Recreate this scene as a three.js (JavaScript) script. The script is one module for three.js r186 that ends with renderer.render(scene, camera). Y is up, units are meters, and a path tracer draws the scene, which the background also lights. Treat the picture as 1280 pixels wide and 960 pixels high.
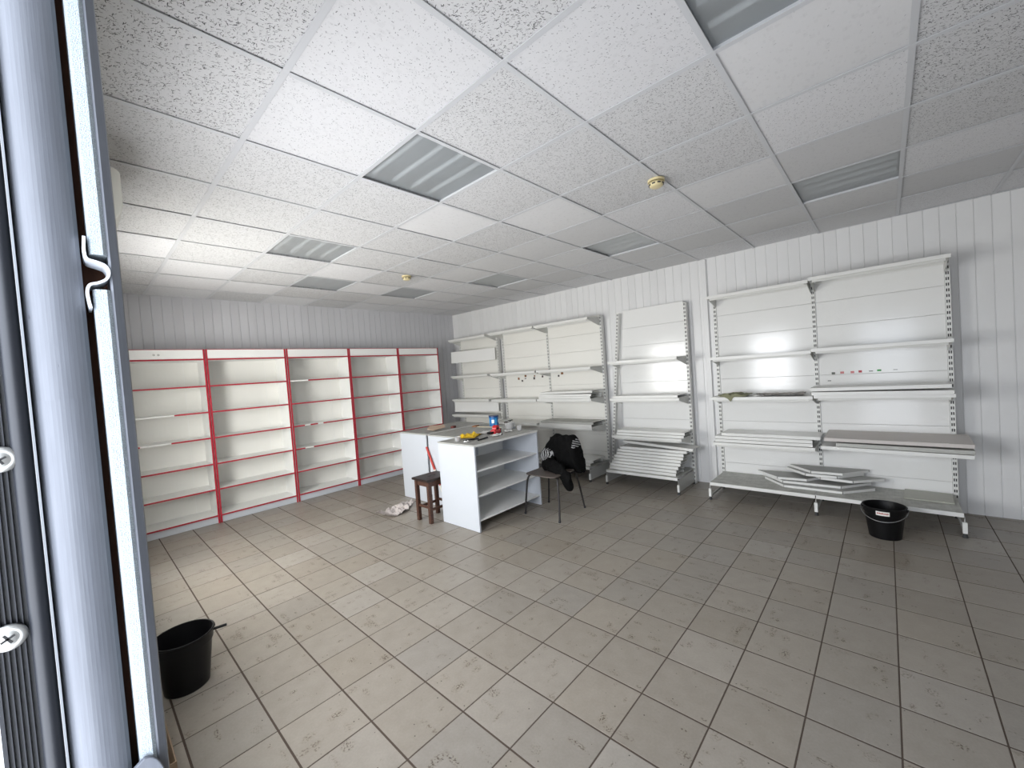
import * as THREE from 'three';
import { mergeGeometries, mergeVertices } from 'three/addons/utils/BufferGeometryUtils.js';
import { RoundedBoxGeometry } from 'three/addons/geometries/RoundedBoxGeometry.js';
import { MarchingCubes } from 'three/addons/objects/MarchingCubes.js';
import { ImprovedNoise } from 'three/addons/math/ImprovedNoise.js';
import { RectAreaLightUniformsLib } from 'three/addons/lights/RectAreaLightUniformsLib.js';

// ---------------------------------------------------------------- camera, sky, sun, daylight, exposure
const scene = new THREE.Scene();
const EYE = 1.585;
const camera = new THREE.PerspectiveCamera(2 * Math.atan(480 / 506.4) * 180 / Math.PI, 1280 / 960, 0.05, 200);
{
  const yaw = 0.8234, pitch = 0.0288, roll = -0.0716;
  const f = new THREE.Vector3(Math.sin(yaw) * Math.cos(pitch), -Math.sin(pitch), -Math.cos(yaw) * Math.cos(pitch));
  const r0 = new THREE.Vector3(Math.cos(yaw), 0, Math.sin(yaw));
  const u0 = new THREE.Vector3().crossVectors(r0, f);
  const up = r0.clone().multiplyScalar(-Math.sin(roll)).addScaledVector(u0, Math.cos(roll));
  camera.position.set(0, EYE, 0);
  camera.up.copy(up);
  camera.lookAt(f.add(camera.position));
  camera.updateMatrixWorld(true);
  camera.updateProjectionMatrix();
}
const renderer = new THREE.WebGLRenderer({ antialias: true });
renderer.toneMapping = THREE.LinearToneMapping;
renderer.toneMappingExposure = 1.06;
renderer.shadowMap.enabled = true;
RectAreaLightUniformsLib.init();

scene.background = new THREE.Color().setRGB(0.80, 0.92, 1.10);
scene.backgroundIntensity = 3.0;

const sun = new THREE.DirectionalLight(new THREE.Color().setRGB(1, 0.94, 0.84), 4.0);
sun.position.set(9, 14, -3); sun.target.position.set(-4, 0, -2);
sun.castShadow = true;
Object.assign(sun.shadow.camera, { left: -14, right: 14, top: 14, bottom: -14, near: 1, far: 45 });
scene.add(sun, sun.target);

// daylight that comes in through the doorway and the two shop windows of the street wall
const OPENINGS = [
  { z0: -0.44, z1: 0.42, y0: 0.02, y1: 2.05, x: -0.20, power: 4.5, tint: [0.93, 0.97, 1.06] },
  { z0: -2.32, z1: -1.48, y0: 0.72, y1: 2.05, x: -0.20, power: 23.0, tint: [0.97, 0.985, 1.02] },
  { z0: -4.75, z1: -3.62, y0: 0.72, y1: 2.05, x: -0.20, power: 23.0, tint: [1.0, 0.99, 0.945] },
];
OPENINGS.forEach((o, i) => {
  const l = new THREE.RectAreaLight(new THREE.Color().setRGB(...o.tint), o.power, o.z1 - o.z0, o.y1 - o.y0);
  l.name = 'daylight_opening_' + (i + 1);
  l.position.set(o.x, (o.y0 + o.y1) / 2, (o.z0 + o.z1) / 2);
  l.lookAt(5, (o.y0 + o.y1) / 2 + 0.25, (o.z0 + o.z1) / 2);   // much of it comes off the sunlit pavement
  scene.add(l);
});

// ---------------------------------------------------------------- helpers
let seed = 7;
const rnd = () => { seed = (seed * 1664525 + 1013904223) >>> 0; return seed / 4294967296; };
const rr = (a, b) => a + (b - a) * rnd();
const noise = new ImprovedNoise();
const counts = {};
function numbered(n) { const k = counts[n] = (counts[n] ?? -1) + 1; return k ? n + '_' + String(k).padStart(3, '0') : n; }
function shade(o) { o.castShadow = o.receiveShadow = true; return o; }
function part(name, geo, mat, parent) {
  const m = shade(new THREE.Mesh(geo, mat)); m.name = name;
  if (parent) {
    parent.userData.n ??= {}; const k = parent.userData.n[name] = (parent.userData.n[name] ?? -1) + 1;
    if (k) m.name = name + '_' + String(k).padStart(3, '0');
    parent.add(m);
  }
  return m;
}
function tag(o, label, category, group) { o.userData.label = label; o.userData.category = category; if (group) o.userData.group = group; return o; }
function thing(name, label, category, pos = [0, 0, 0], ry = 0, group) {
  const g = new THREE.Group(); g.name = numbered(name); g.position.set(...pos); g.rotation.y = ry; scene.add(g);
  return tag(g, label, category, group);
}
function solo(name, geo, mat, label, category, pos = [0, 0, 0], rot = [0, 0, 0], group) {
  const m = shade(new THREE.Mesh(geo, mat)); m.name = numbered(name); m.position.set(...pos); m.rotation.set(...rot); scene.add(m);
  return tag(m, label, category, group);
}
function structure(name) { const g = new THREE.Group(); g.name = name; g.userData.kind = 'structure'; scene.add(g); return g; }
const bx = (x0, x1, y0, y1, z0, z1) => new THREE.BoxGeometry(x1 - x0, y1 - y0, z1 - z0).translate((x0 + x1) / 2, (y0 + y1) / 2, (z0 + z1) / 2);
const rbx = (x0, x1, y0, y1, z0, z1, r = 0.002, s = 1) => {
  const g = new RoundedBoxGeometry(x1 - x0, y1 - y0, z1 - z0, s, Math.min(r, (x1 - x0) / 2.01, (y1 - y0) / 2.01, (z1 - z0) / 2.01));
  return g.translate((x0 + x1) / 2, (y0 + y1) / 2, (z0 + z1) / 2);
};
const flat = (g) => { const n = g.index ? g.toNonIndexed() : g; for (const k of Object.keys(n.attributes)) if (!['position', 'normal', 'uv'].includes(k)) n.deleteAttribute(k); return n; };
const merge = (list) => mergeGeometries(list.map(flat), false);
const V3 = (a) => new THREE.Vector3(...a);
function tube(pts, r, seg = 24, rad = 8, closed = false, type = 'catmullrom') {
  const c = new THREE.CatmullRomCurve3(pts.map(V3), closed, type, 0.5);
  return new THREE.TubeGeometry(c, seg, r, rad, closed);
}
function rod(a, b, r0, r1 = r0, rad = 10) {
  const A = V3(a), B = V3(b), d = B.clone().sub(A), L = d.length();
  const g = new THREE.CylinderGeometry(r1, r0, L, rad);
  g.applyQuaternion(new THREE.Quaternion().setFromUnitVectors(new THREE.Vector3(0, 1, 0), d.normalize()));
  return g.translate((A.x + B.x) / 2, (A.y + B.y) / 2, (A.z + B.z) / 2);
}
const mat = (r, g, b, roughness = 0.6, extra = {}) => new THREE.MeshPhysicalMaterial({ color: new THREE.Color().setRGB(r, g, b), roughness, metalness: 0, ...extra });
function texture(size, fn, srgb = true, h = size) {
  const d = new Uint8Array(size * h * 4);
  for (let y = 0; y < h; y++) for (let x = 0; x < size; x++) {
    const c = fn(x, y), i = (y * size + x) * 4;
    d[i] = c[0]; d[i + 1] = c[1]; d[i + 2] = c[2]; d[i + 3] = 255;
  }
  const t = new THREE.DataTexture(d, size, h); t.magFilter = THREE.LinearFilter; t.minFilter = THREE.LinearMipmapLinearFilter; t.generateMipmaps = true;
  t.wrapS = t.wrapT = THREE.RepeatWrapping; if (srgb) t.colorSpace = THREE.SRGBColorSpace; t.anisotropy = 8; t.needsUpdate = true; return t;
}
function canvasTexture(w, h, draw) {
  const c = document.createElement('canvas'); c.width = w; c.height = h; const g = c.getContext('2d'); draw(g, w, h);
  const t = new THREE.CanvasTexture(c); t.colorSpace = THREE.SRGBColorSpace; t.wrapS = t.wrapT = THREE.RepeatWrapping; t.anisotropy = 8; return t;
}
const fbm = (x, y, z = 0, o = 4) => { let s = 0, a = 0.5, f = 1; for (let i = 0; i < o; i++) { s += a * noise.noise(x * f, y * f, z + i * 7.3); a *= 0.5; f *= 2.03; } return s; };
const ORD = ['bottom', 'second', 'third', 'fourth', 'fifth', 'sixth', 'seventh', 'eighth', 'ninth'];

// ---------------------------------------------------------------- materials
const M = {
  metalWhite: mat(0.78, 0.78, 0.75, 0.32),
  metalDull: mat(0.66, 0.66, 0.63, 0.45),
  panel: mat(0.84, 0.84, 0.82, 0.14, { ior: 1.42 }),
  panelCream: mat(0.87, 0.86, 0.81, 0.18, { ior: 1.42 }),
  plate: mat(0.50, 0.50, 0.48, 0.5),
  dark: mat(0.02, 0.02, 0.02, 0.8),
  slot: mat(0.05, 0.05, 0.05, 0.8),
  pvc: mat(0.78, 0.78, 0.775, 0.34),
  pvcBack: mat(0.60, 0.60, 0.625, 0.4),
  melamine: mat(0.55, 0.58, 0.625, 0.35),
  shelfIn: mat(0.88, 0.88, 0.86, 0.4),
  shelfBack: mat(0.84, 0.83, 0.79, 0.45),
  red: mat(0.42, 0.015, 0.035, 0.4),
  plaster: mat(0.72, 0.72, 0.70, 0.9),
  grout: mat(0.075, 0.055, 0.042, 0.95),
  bar: mat(0.60, 0.61, 0.63, 0.4),
  blackPlastic: mat(0.006, 0.006, 0.0065, 0.4, { specularIntensity: 0.45 }),
  rubber: mat(0.016, 0.018, 0.023, 0.42),
  steel: mat(0.5, 0.5, 0.5, 0.35, { metalness: 0.8 }),
};

// dusty, scuffed top of a counter or of a metal shelf
const dusty = texture(512, (x, y) => {
  const n = fbm(x / 60, y / 60, 3) * 40 + fbm(x / 9, y / 9, 8) * 26 + fbm(x / 140, y / 8, 5, 3) * 16;
  const v = 190 + n; return [v, v, v - 3];
});
M.counterTop = new THREE.MeshPhysicalMaterial({ map: dusty, roughness: 0.5, color: 0xdcdcda });
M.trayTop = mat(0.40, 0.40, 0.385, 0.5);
M.baseTop = new THREE.MeshPhysicalMaterial({ map: dusty, roughness: 0.5, color: 0xf2f2ee });

// ---------------------------------------------------------------- floor: square tiles, dark joints
const TILE = 0.3038, FX = 1.4457, FZ = -1.2202;
const X_LEFT = 0.02, Z_BACK = -6.44, Z_NEAR = 2.6, CEIL = 2.811;
const rightX = (z) => 5.44 + 0.02 * z;
{
  const floor = structure('floor');
  part('floor_slab', bx(-0.25, 6.2, -0.25, -0.0014, -6.9, 3.0), M.grout, floor);
  // one sheet with 5 x 5 differently soiled tiles
  const N = 5, P = 400, S = N * P;
  const stains = [];
  for (let k = 0; k < N * N; k++) {
    const list = [], many = Math.floor(rr(2, 8));
    for (let i = 0; i < many; i++) list.push([rr(0.08, 0.92), rr(0.08, 0.92), rr(0.025, 0.10), rr(0.15, 1), rr(0, 50), rr(-0.7, 0.7)]);
    const dots = []; for (let i = 0; i < 4; i++) dots.push([rr(0.05, 0.95), rr(0.05, 0.95), rr(0.004, 0.011)]);
    stains.push({ list, dots, tone: rr(-6, 6), warm: rr(-3, 3) });
  }
  const map = texture(S, (x, y) => {
    const cx = Math.floor(x / P), cy = Math.floor(y / P), st = stains[cy * N + cx];
    const u = (x % P) / P, v = (y % P) / P;
    let d = fbm(x / 110, y / 110, 1) * 9 + fbm(x / 14, y / 14, 2, 3) * 7 + (rnd() - 0.5) * 5;
    let br = 0;
    for (const [a, b, r, s, ph, el] of st.list) {
      const dx = (u - a) * (1 + el), dy = (v - b) * (1 - el), q = Math.hypot(dx, dy) / r;
      if (q > 1.8) continue;
      const edge = Math.max(0, 1.2 - q), grain = Math.max(0, fbm(x / 10 + ph, y / 10, ph, 3) * 2.6 + 0.05);
      const g = Math.min(1, edge * grain * 1.6) * s; d -= g * 78; br += g * 14;
    }
    for (const [a, b, r] of st.dots) if (Math.hypot(u - a, v - b) < r) d -= 75;
    const b0 = 145 + st.tone + d;
    return [b0 + 2 + br * 0.3, b0 - 5 + st.warm * 0.4, b0 - 15 + st.warm - br * 0.2];
  });
  const M2 = new THREE.MeshPhysicalMaterial({ map, roughness: 0.36, color: 0xffffff, ior: 1.45 });
  const G = [];
  for (let k = 0; k < N * N; k++) {
    const g = new RoundedBoxGeometry(TILE - 0.009, 0.009, TILE - 0.0062, 1, 0.0012);
    const p = g.attributes.position, uv = g.attributes.uv, cx = k % N, cy = Math.floor(k / N);
    for (let i = 0; i < p.count; i++) {
      const u = p.getX(i) / TILE + 0.5, v = p.getZ(i) / TILE + 0.5;
      const [s, t] = [[u, v], [1 - v, u], [1 - u, 1 - v], [v, 1 - u]][k % 4];
      uv.setXY(i, (cx + 0.01 + 0.98 * s) / N, (cy + 0.01 + 0.98 * t) / N);
    }
    G.push(g.translate(0, -0.0045, 0));
  }
  const cells = [];
  const i0 = Math.floor((X_LEFT - FX) / TILE), i1 = Math.ceil((5.48 - FX) / TILE), j0 = Math.floor((Z_BACK - FZ) / TILE), j1 = Math.ceil((Z_NEAR - FZ) / TILE);
  const v = new THREE.Vector3();
  for (let i = i0; i < i1; i++) for (let j = j0; j < j1; j++) {
    const x = FX + (i + 0.5) * TILE, z = FZ + (j + 0.5) * TILE;
    let area = 0; const q = [];
    for (const [a, b] of [[-1, -1], [1, -1], [1, 1], [-1, 1]]) {
      v.set(x + a * TILE / 2, 0, z + b * TILE / 2); const w = v.clone().applyMatrix4(camera.matrixWorldInverse);
      v.project(camera); q.push([v.x, v.y, w.z]);
    }
    if (q.every((c) => c[2] < -0.1) && q.some((c) => Math.abs(c[0]) < 1 && Math.abs(c[1]) < 1)) {
      for (let k = 0; k < 4; k++) { const a = q[k], b = q[(k + 1) % 4]; area += a[0] * b[1] - b[0] * a[1]; }
      area = Math.abs(area);
    }
    cells.push({ x, z, area, k: Math.floor(rnd() * N * N), turn: Math.floor(rnd() * 2) * Math.PI, dy: rr(-0.0004, 0.0003), tilt: rr(-0.001, 0.001) });
  }
  cells.sort((a, b) => b.area - a.area);
  const rest = [];
  cells.forEach((c, n) => {
    if (n < 300) { const t = part('floor_tile', G[c.k], M2, floor); t.position.set(c.x, c.dy, c.z); t.rotation.set(c.tilt, c.turn, 0); } else {
      const g = G[c.k].clone(); g.applyMatrix4(new THREE.Matrix4().makeRotationY(c.turn).setPosition(c.x, c.dy, c.z)); rest.push(g);
    }
  });
  part('floor_tile_rest', merge(rest), M2, floor).userData.kind = 'stuff';
}

// ---------------------------------------------------------------- ceiling: 60 cm lay-in tiles in a T-bar grid
const CX = 0.6434, CZ = -1.6785, C = 0.6;
const LIGHTS = [[2, 1], [-1, 1], [-4, 1], [-6, 2], [-6, 4], [-4, 5], [-1, 5], [2, 5]];
{
  const ceiling = structure('ceiling');
  part('ceiling_slab', bx(-0.25, 6.2, 2.96, 3.12, -6.9, 3.0), M.plaster, ceiling);
  const draw = (n, len, dark, base) => canvasTexture(1024, 1024, (g, w) => {
    g.fillStyle = base; g.fillRect(0, 0, w, w);
    for (let i = 0; i < 900; i++) { g.fillStyle = `rgba(${rnd() < 0.5 ? '255,255,255' : '150,150,150'},0.05)`; const s = rr(4, 40); g.fillRect(rr(0, w), rr(0, w), s, s * rr(0.3, 1)); }
    g.lineCap = 'round';
    for (let i = 0; i < n; i++) {
      g.strokeStyle = `rgba(60,60,62,${rr(0.35, 1) * dark})`; g.lineWidth = rr(1.6, 4.4);
      let x = rr(0, w), y = rr(0, w), a = rr(-0.9, 0.9) + (rnd() < 0.3 ? 1.3 : 0.5); g.beginPath(); g.moveTo(x, y);
      const k = Math.floor(rr(1, 4)); for (let j = 0; j < k; j++) { x += Math.cos(a) * rr(3, len); y += Math.sin(a) * rr(3, len); a += rr(-0.7, 0.7); g.lineTo(x, y); }
      g.stroke();
    }
    for (let i = 0; i < n * 1.3; i++) { g.fillStyle = `rgba(70,70,72,${rr(0.2, 0.7) * dark})`; g.beginPath(); g.arc(rr(0, w), rr(0, w), rr(0.8, 2.2), 0, 7); g.fill(); }
  });
  const ct = (map, k) => new THREE.MeshPhysicalMaterial({ map, roughness: 0.92, color: new THREE.Color().setRGB(k, k, k * 1.01) });
  const heavy = draw(2300, 9, 0.95, '#f2f2f2'), medium = draw(2300, 6, 0.8, '#f2f2f2'), sparse = draw(900, 5, 0.6, '#f7f7f8'), plain = draw(60, 5, 0.35, '#f4f4f4');
  const kinds = { H: ct(heavy, 0.73), F: ct(medium, 0.72), S: ct(sparse, 0.75), P: ct(plain, 0.80), G: ct(plain, 0.74), D: ct(plain, 0.69), W: ct(sparse, 0.79) };
  const pick = { '0,0': 'S', '-1,0': 'S', '1,1': 'S', '2,2': 'P', '-2,2': 'P', '-1,3': 'P', '-2,5': 'P', '1,0': 'H', '0,-1': 'H', '1,-1': 'H', '2,0': 'H', '-1,-1': 'H', '-2,-1': 'F', '-3,-1': 'F', '1,2': 'F', '2,3': 'W', '1,3': 'F', '2,4': 'D',
    '3,3': 'H', '3,2': 'H', '3,4': 'F', '3,5': 'W', '3,6': 'D', '0,4': 'W', '1,4': 'P', '1,5': 'D', '3,7': 'W', '0,3': 'F' };
  const geo = new RoundedBoxGeometry(C - 0.008, 0.016, C - 0.008, 1, 0.002);
  { const p = geo.attributes.position, uv = geo.attributes.uv; for (let i = 0; i < p.count; i++) uv.setXY(i, p.getX(i) / C + 0.5, p.getZ(i) / C + 0.5); }
  const i0 = -8, i1 = 7, j0 = -2, j1 = 8;
  for (let i = i0; i <= i1; i++) for (let j = j0; j <= j1; j++) {
    if (LIGHTS.some(([a, b]) => a === i && b === j)) continue;
    let k = pick[i + ',' + j] ?? (j >= 4 ? (rnd() < 0.6 ? 'G' : 'W') : i <= -5 ? (rnd() < 0.5 ? 'W' : 'F') : 'F');
    const xa = Math.max(CX + j * C, -0.2), za = Math.max(CZ + i * C, -6.6);
    const t = part('ceiling_tile', geo, kinds[k], ceiling);
    t.position.set(CX + (j + 0.5) * C, CEIL + 0.013 + rr(0, 0.003), CZ + (i + 0.5) * C);
    t.rotation.set(rr(-0.003, 0.003), Math.floor(rnd() * 4) * Math.PI / 2, rr(-0.003, 0.003));
  }
  for (let j = j0; j <= j1 + 1; j++) { const x = CX + j * C; if (x < -0.2 || x > 5.6) continue; part('grid_bar', merge([rbx(x - 0.013, x + 0.013, CEIL, CEIL + 0.003, -6.6, 2.7, 0.001), bx(x - 0.001, x + 0.001, CEIL + 0.003, CEIL + 0.04, -6.6, 2.7)]), M.bar, ceiling); }
  for (let i = i0; i <= i1 + 1; i++) {
    const z = CZ + i * C; if (z < -6.6 || z > 2.8) continue;
    const gs = []; for (let j = j0; j <= j1; j++) { const x = CX + j * C; gs.push(rbx(Math.max(x + 0.0135, -0.2), Math.min(x + C - 0.0135, 5.6), CEIL + 0.0005, CEIL + 0.0035, z - 0.012, z + 0.012, 0.001)); }
    part('grid_bar', merge(gs.filter((g) => { g.computeBoundingBox(); return g.boundingBox.max.x > g.boundingBox.min.x; })), M.bar, ceiling);
  }
  // ceiling lights, switched off: sheet housing, tubes, grey diffuser
  const diff = mat(0.86, 0.88, 0.89, 0.36, { transmission: 0.85, thickness: 0, ior: 1.5 });
  const house = mat(0.34, 0.36, 0.37, 0.5), tubeM = mat(0.95, 0.96, 0.96, 0.3);
  const where = ['near the doorway, nearest the top edge of the photo', 'above the floor between doorway and counters, with striped diffuser', 'in the row along the left, before the red-edged bookcases', 'over the second and third bookcases from the left', 'over the fourth bookcase, beside the far smoke detector', 'near the corner shelving', 'above the corner side of the single white rack', 'close to the right wall, above the widest white rack'];
  LIGHTS.forEach(([i, j], n) => {
    const t = thing('ceiling_light', 'square recessed ceiling light, off, ' + where[n], 'ceiling light', [CX + (j + 0.5) * C, CEIL, CZ + (i + 0.5) * C], 0, 'recessed square ceiling lights');
    part('housing', merge([bx(-0.29, 0.29, 0.10, 0.105, -0.29, 0.29), bx(-0.29, -0.285, 0.022, 0.10, -0.29, 0.29), bx(0.285, 0.29, 0.022, 0.10, -0.29, 0.29), bx(-0.285, 0.285, 0.022, 0.10, -0.29, -0.285), bx(-0.285, 0.285, 0.022, 0.10, 0.285, 0.29)]), house, t);
    for (const z of [-0.21, -0.07, 0.07, 0.21]) { part('tube', rod([z, 0.052, -0.28], [z, 0.052, 0.28], 0.014), tubeM, t); }
    part('diffuser', rbx(-0.292, 0.292, 0.016, 0.02, -0.292, 0.292, 0.001), diff, t);
  });
}

// ---------------------------------------------------------------- walls of vertical PVC boards
function board(w, h, t = 0.012) {            // one board: flat face with small chamfers, a shadow groove at its edge
  const s = new THREE.Shape([[0, 0], [0, -t], [w * 0.5, -t - 0.0002], [w - 0.006, -t], [w - 0.003, -t + 0.005], [w - 0.0005, -t + 0.005], [w - 0.0005, 0]].map(([a, b]) => new THREE.Vector2(a, b)));
  return new THREE.ExtrudeGeometry(s, { depth: h, bevelEnabled: false }).rotateX(-Math.PI / 2);   // x along the wall, face towards +z
}
{
  // right wall, very slightly out of square
  const w = structure('wall_right'); w.position.set(5.44, 0, 0); w.rotation.y = 0.02;
  part('wall_core', bx(0.013, 0.23, 0, 3.12, -6.8, 3.0), M.plaster, w);
  const g = board(0.1045, CEIL + 0.03).rotateY(-Math.PI / 2);     // now along z, facing -x
  const tones = [0, 1, 2].map((k) => { const m = M.pvc.clone(); m.color.multiplyScalar(0.975 + 0.02 * k); return m; });
  for (let z = -6.5; z < 2.7; z += 0.1045) { const b = part('wall_panel', g, tones[Math.floor(rnd() * 3)], w); b.position.set(0.0125 + rr(0, 0.0008), 0, z); b.rotation.y = rr(-0.006, 0.006); }
  const b = structure('wall_back'); b.position.set(0, 0, Z_BACK);
  part('wall_core', bx(-0.25, 5.6, 0, 3.12, -0.23, -0.013), M.plaster, b);
  const gb = board(0.1, CEIL + 0.03);
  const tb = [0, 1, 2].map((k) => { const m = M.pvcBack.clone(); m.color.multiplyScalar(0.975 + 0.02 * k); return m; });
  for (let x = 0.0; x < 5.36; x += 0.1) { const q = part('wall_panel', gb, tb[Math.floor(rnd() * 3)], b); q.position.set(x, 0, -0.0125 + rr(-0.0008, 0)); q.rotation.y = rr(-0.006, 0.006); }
  const n = structure('wall_near');
  part('wall_core', bx(-0.23, 5.7, 0, 3.12, Z_NEAR, Z_NEAR + 0.2), M.plaster, n);
  // street wall with the doorway and two windows
  const l = structure('wall_left');
  const cuts = [...OPENINGS].sort((a, c) => a.z0 - c.z0).map((o) => ({ ...o }));
  cuts[2] = { z0: -0.47, z1: 0.45, y0: 0, y1: 2.1 };
  let z = -6.67;
  for (const o of cuts) {
    part('wall_section', bx(-0.23, X_LEFT, 0, 3.12, z, o.z0), M.plaster, l);
    if (o.y0 > 0) part('wall_section', bx(-0.23, X_LEFT, 0, o.y0, o.z0, o.z1), M.plaster, l);
    part('wall_section', bx(-0.23, X_LEFT, o.y1, 3.12, o.z0, o.z1), M.plaster, l);
    z = o.z1;
  }
  part('wall_section', bx(-0.23, X_LEFT, 0, 3.12, z, Z_NEAR), M.plaster, l);
  const glass = new THREE.MeshPhysicalMaterial({ color: 0xffffff, roughness: 0.02, transmission: 1, thickness: 0, ior: 1.5 });
  [1, 2].forEach((k) => {
    const o = OPENINGS[k], win = structure('window_' + k), f = 0.05;
    part('window_frame', merge([bx(-0.16, -0.1, o.y0, o.y0 + f, o.z0, o.z1), bx(-0.16, -0.1, o.y1 - f, o.y1, o.z0, o.z1), bx(-0.16, -0.1, o.y0 + f, o.y1 - f, o.z0, o.z0 + f), bx(-0.16, -0.1, o.y0 + f, o.y1 - f, o.z1 - f, o.z1)]), M.metalWhite, win);
    part('window_pane', bx(-0.134, -0.128, o.y0 + f, o.y1 - f, o.z0 + f, o.z1 - f), glass, win);
  });
  const out = structure('pavement');
  part('paving', bx(-40, -0.23, -0.35, -0.06, -40, 40), mat(0.34, 0.32, 0.29, 0.95), out);
  // trim strip on the right wall between the single rack and the wide rack
  const tr = structure('trim_1');
  part('trim_strip', rbx(rightX(-1.62) - 0.024, rightX(-1.62) + 0.0, 0.0, CEIL - 0.005, -1.66, -1.60, 0.006, 2), M.pvc, tr);
}

// ---------------------------------------------------------------- doorway seen close by on the left
{
  const d = structure('door_1');
  const paint = texture(512, (x, y) => {
    const n = fbm(x / 22, y / 160, 4) * 18 + fbm(x / 5, y / 26, 9, 3) * 12 + fbm(x / 90, y / 90, 2) * 24; const s = fbm(x / 7, y / 7, 31, 2) > 0.47 ? -40 : 0;
    const v = 190 + n + s; return [v - 2, v, v + 4];
  });
  paint.repeat.set(9, 1.7);
  const paintM = new THREE.MeshPhysicalMaterial({ map: paint, roughness: 0.42, color: new THREE.Color().setRGB(0.27, 0.283, 0.31), bumpMap: paint, bumpScale: 0.0004 });
  const chip = texture(512, (x, y) => { const n = fbm(x / 12, y / 12, 14, 4) * 90 + fbm(x / 4, y / 4, 19, 2) * 40; const v = 205 + n; return [v - 6, v, v + 3]; });
  chip.repeat.set(34, 34);
  const paintW = new THREE.MeshPhysicalMaterial({ map: chip, roughness: 0.6, color: new THREE.Color().setRGB(0.74, 0.78, 0.81), bumpMap: chip, bumpScale: 0.0012 });
  const ext = (pts, y0, y1) => {            // plan outline [x, z] drawn upward
    const g = new THREE.ExtrudeGeometry(new THREE.Shape(pts.map(([a, b]) => new THREE.Vector2(a, -b))), { depth: y1 - y0, bevelEnabled: false });
    return g.rotateX(-Math.PI / 2).translate(0, y0, 0);
  };
  const Y1 = 2.1;
  const arc = []; for (let k = 0; k <= 14; k++) { const t = k / 14; arc.push([-0.0185 + 0.028 * t, -0.4035 + 0.0075 * Math.pow(Math.sin(Math.PI * t), 0.6)]); }
  part('frame_post', ext([...arc, [0.0095, -0.468], [-0.0185, -0.468]], 0, Y1), paintM, d);
  const hollow = mat(0.06, 0.022, 0.010, 0.9);
  part('gap_liner', bx(0.0096, 0.0225, 0, Y1, -0.468, -0.425), hollow, d);
  // inner stop: rough bright nose, cut out behind the bent keeper, and a flat flank towards the room
  const nose = [[0.0136, -0.4245], [0.0136, -0.4005], [0.0150, -0.3975], [0.0205, -0.3965], [0.0226, -0.3990], [0.0226, -0.4245]];
  part('stop_nose', ext(nose, 1.6865, Y1), paintW, d);
  part('stop_nose', ext(nose, 0, 1.6625), paintW, d);
  part('stop_flank', ext([[0.0227, -0.466], [0.0227, -0.3992], [0.0240, -0.3985], [0.0284, -0.4025], [0.0292, -0.4060], [0.0292, -0.466]], 0, Y1), paintM, d);
  // bent steel keeper
  const kp = [[104.6, 295], [105.0, 314], [108.5, 323], [121, 327.4], [131.5, 332], [136.2, 340], [133, 348.8], [123, 353.4], [113, 355.5], [109.2, 362], [111, 375], [113.8, 385]];
  const f = new THREE.Vector3(), inv = camera.projectionMatrixInverse;
  const curve = kp.map(([x, y]) => { const t = 0.3968; const k = (x - 640) / 506.4, m = (480 - y) / 506.4; f.set(k, m, -1).applyQuaternion(camera.quaternion); f.multiplyScalar(t / -f.z); return [f.x, f.y + EYE, -t]; });
  {
    const c = new THREE.CatmullRomCurve3(curve.map(V3)), n = 60, a = [], b = [];
    for (let k = 0; k <= n; k++) { const p = c.getPoint(k / n), q = c.getTangent(k / n); a.push([p.x - q.y * 0.0008, p.y + q.x * 0.0008]); b.unshift([p.x + q.y * 0.0008, p.y - q.x * 0.0008]); }
    const s = new THREE.Shape([...a, ...b].map((p) => new THREE.Vector2(...p)));
    part('keeper', new THREE.ExtrudeGeometry(s, { depth: 0.02, bevelEnabled: false }).translate(0, 0, -0.4165), mat(0.7, 0.73, 0.77, 0.4), d);
  }
  // outer side: thin lip, round rubber seal, ribbed rubber strip held by screws
  part('lip', ext([[-0.0198, -0.466], [-0.0198, -0.399], [-0.0187, -0.3983], [-0.0187, -0.466]], 0, Y1), mat(0.10, 0.11, 0.12, 0.35), d);
  part('round_seal', rod([-0.0248, 0, -0.404], [-0.0248, Y1, -0.404], 0.0046, 0.0046, 20), M.rubber, d);
  const ribs = []; for (let k = 0; k < 6; k++) ribs.push(bx(-0.0435 + k * 0.0023, -0.0429 + k * 0.0023, 0, Y1, -0.4065, -0.404));
  part('ribbed_strip', merge([bx(-0.0450, -0.0296, 0, Y1, -0.425, -0.4065), ...ribs]), M.rubber, d);
  const sc = (px, py) => { const k = (px - 640) / 506.4, m = (480 - py) / 506.4; f.set(k, m, -1).applyQuaternion(camera.quaternion).multiplyScalar(0.4015 / 1); const s = -0.4015 / f.z; return [f.x * s, f.y * s + EYE, -0.4015]; };
  for (const [px, py] of [[10, 798], [-1, 575]]) {
    const p = sc(px, py);
    const head = new THREE.LatheGeometry([[0, 0.0016], [0.0035, 0.0015], [0.0045, 0.0006], [0.0052, 0.0012], [0.0072, 0.0009], [0.0080, 0], [0.0082, -0.0015], [0, -0.0015]].map((q) => new THREE.Vector2(...q)), 24).rotateX(Math.PI / 2).translate(...p);
    const s = part('screw', head, mat(0.5, 0.5, 0.48, 0.3, { metalness: 0.8 }), d);
    part('screw_slot', merge([bx(-0.0032, 0.0032, -0.0006, 0.0006, 0, 0.0006), bx(-0.0006, 0.0006, -0.0032, 0.0032, 0, 0.0006)]).rotateZ(0.5).translate(p[0], p[1], p[2] + 0.0013), M.dark, s);
  }
  // rounded cover plate at the foot of the view
  const pl = new THREE.Shape(); pl.moveTo(0.002, 1.20); pl.lineTo(0.0265, 1.20); pl.lineTo(0.0265, 1.305); pl.quadraticCurveTo(0.0245, 1.329, 0.016, 1.331); pl.quadraticCurveTo(0.006, 1.326, 0.002, 1.317); pl.closePath();
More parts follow.
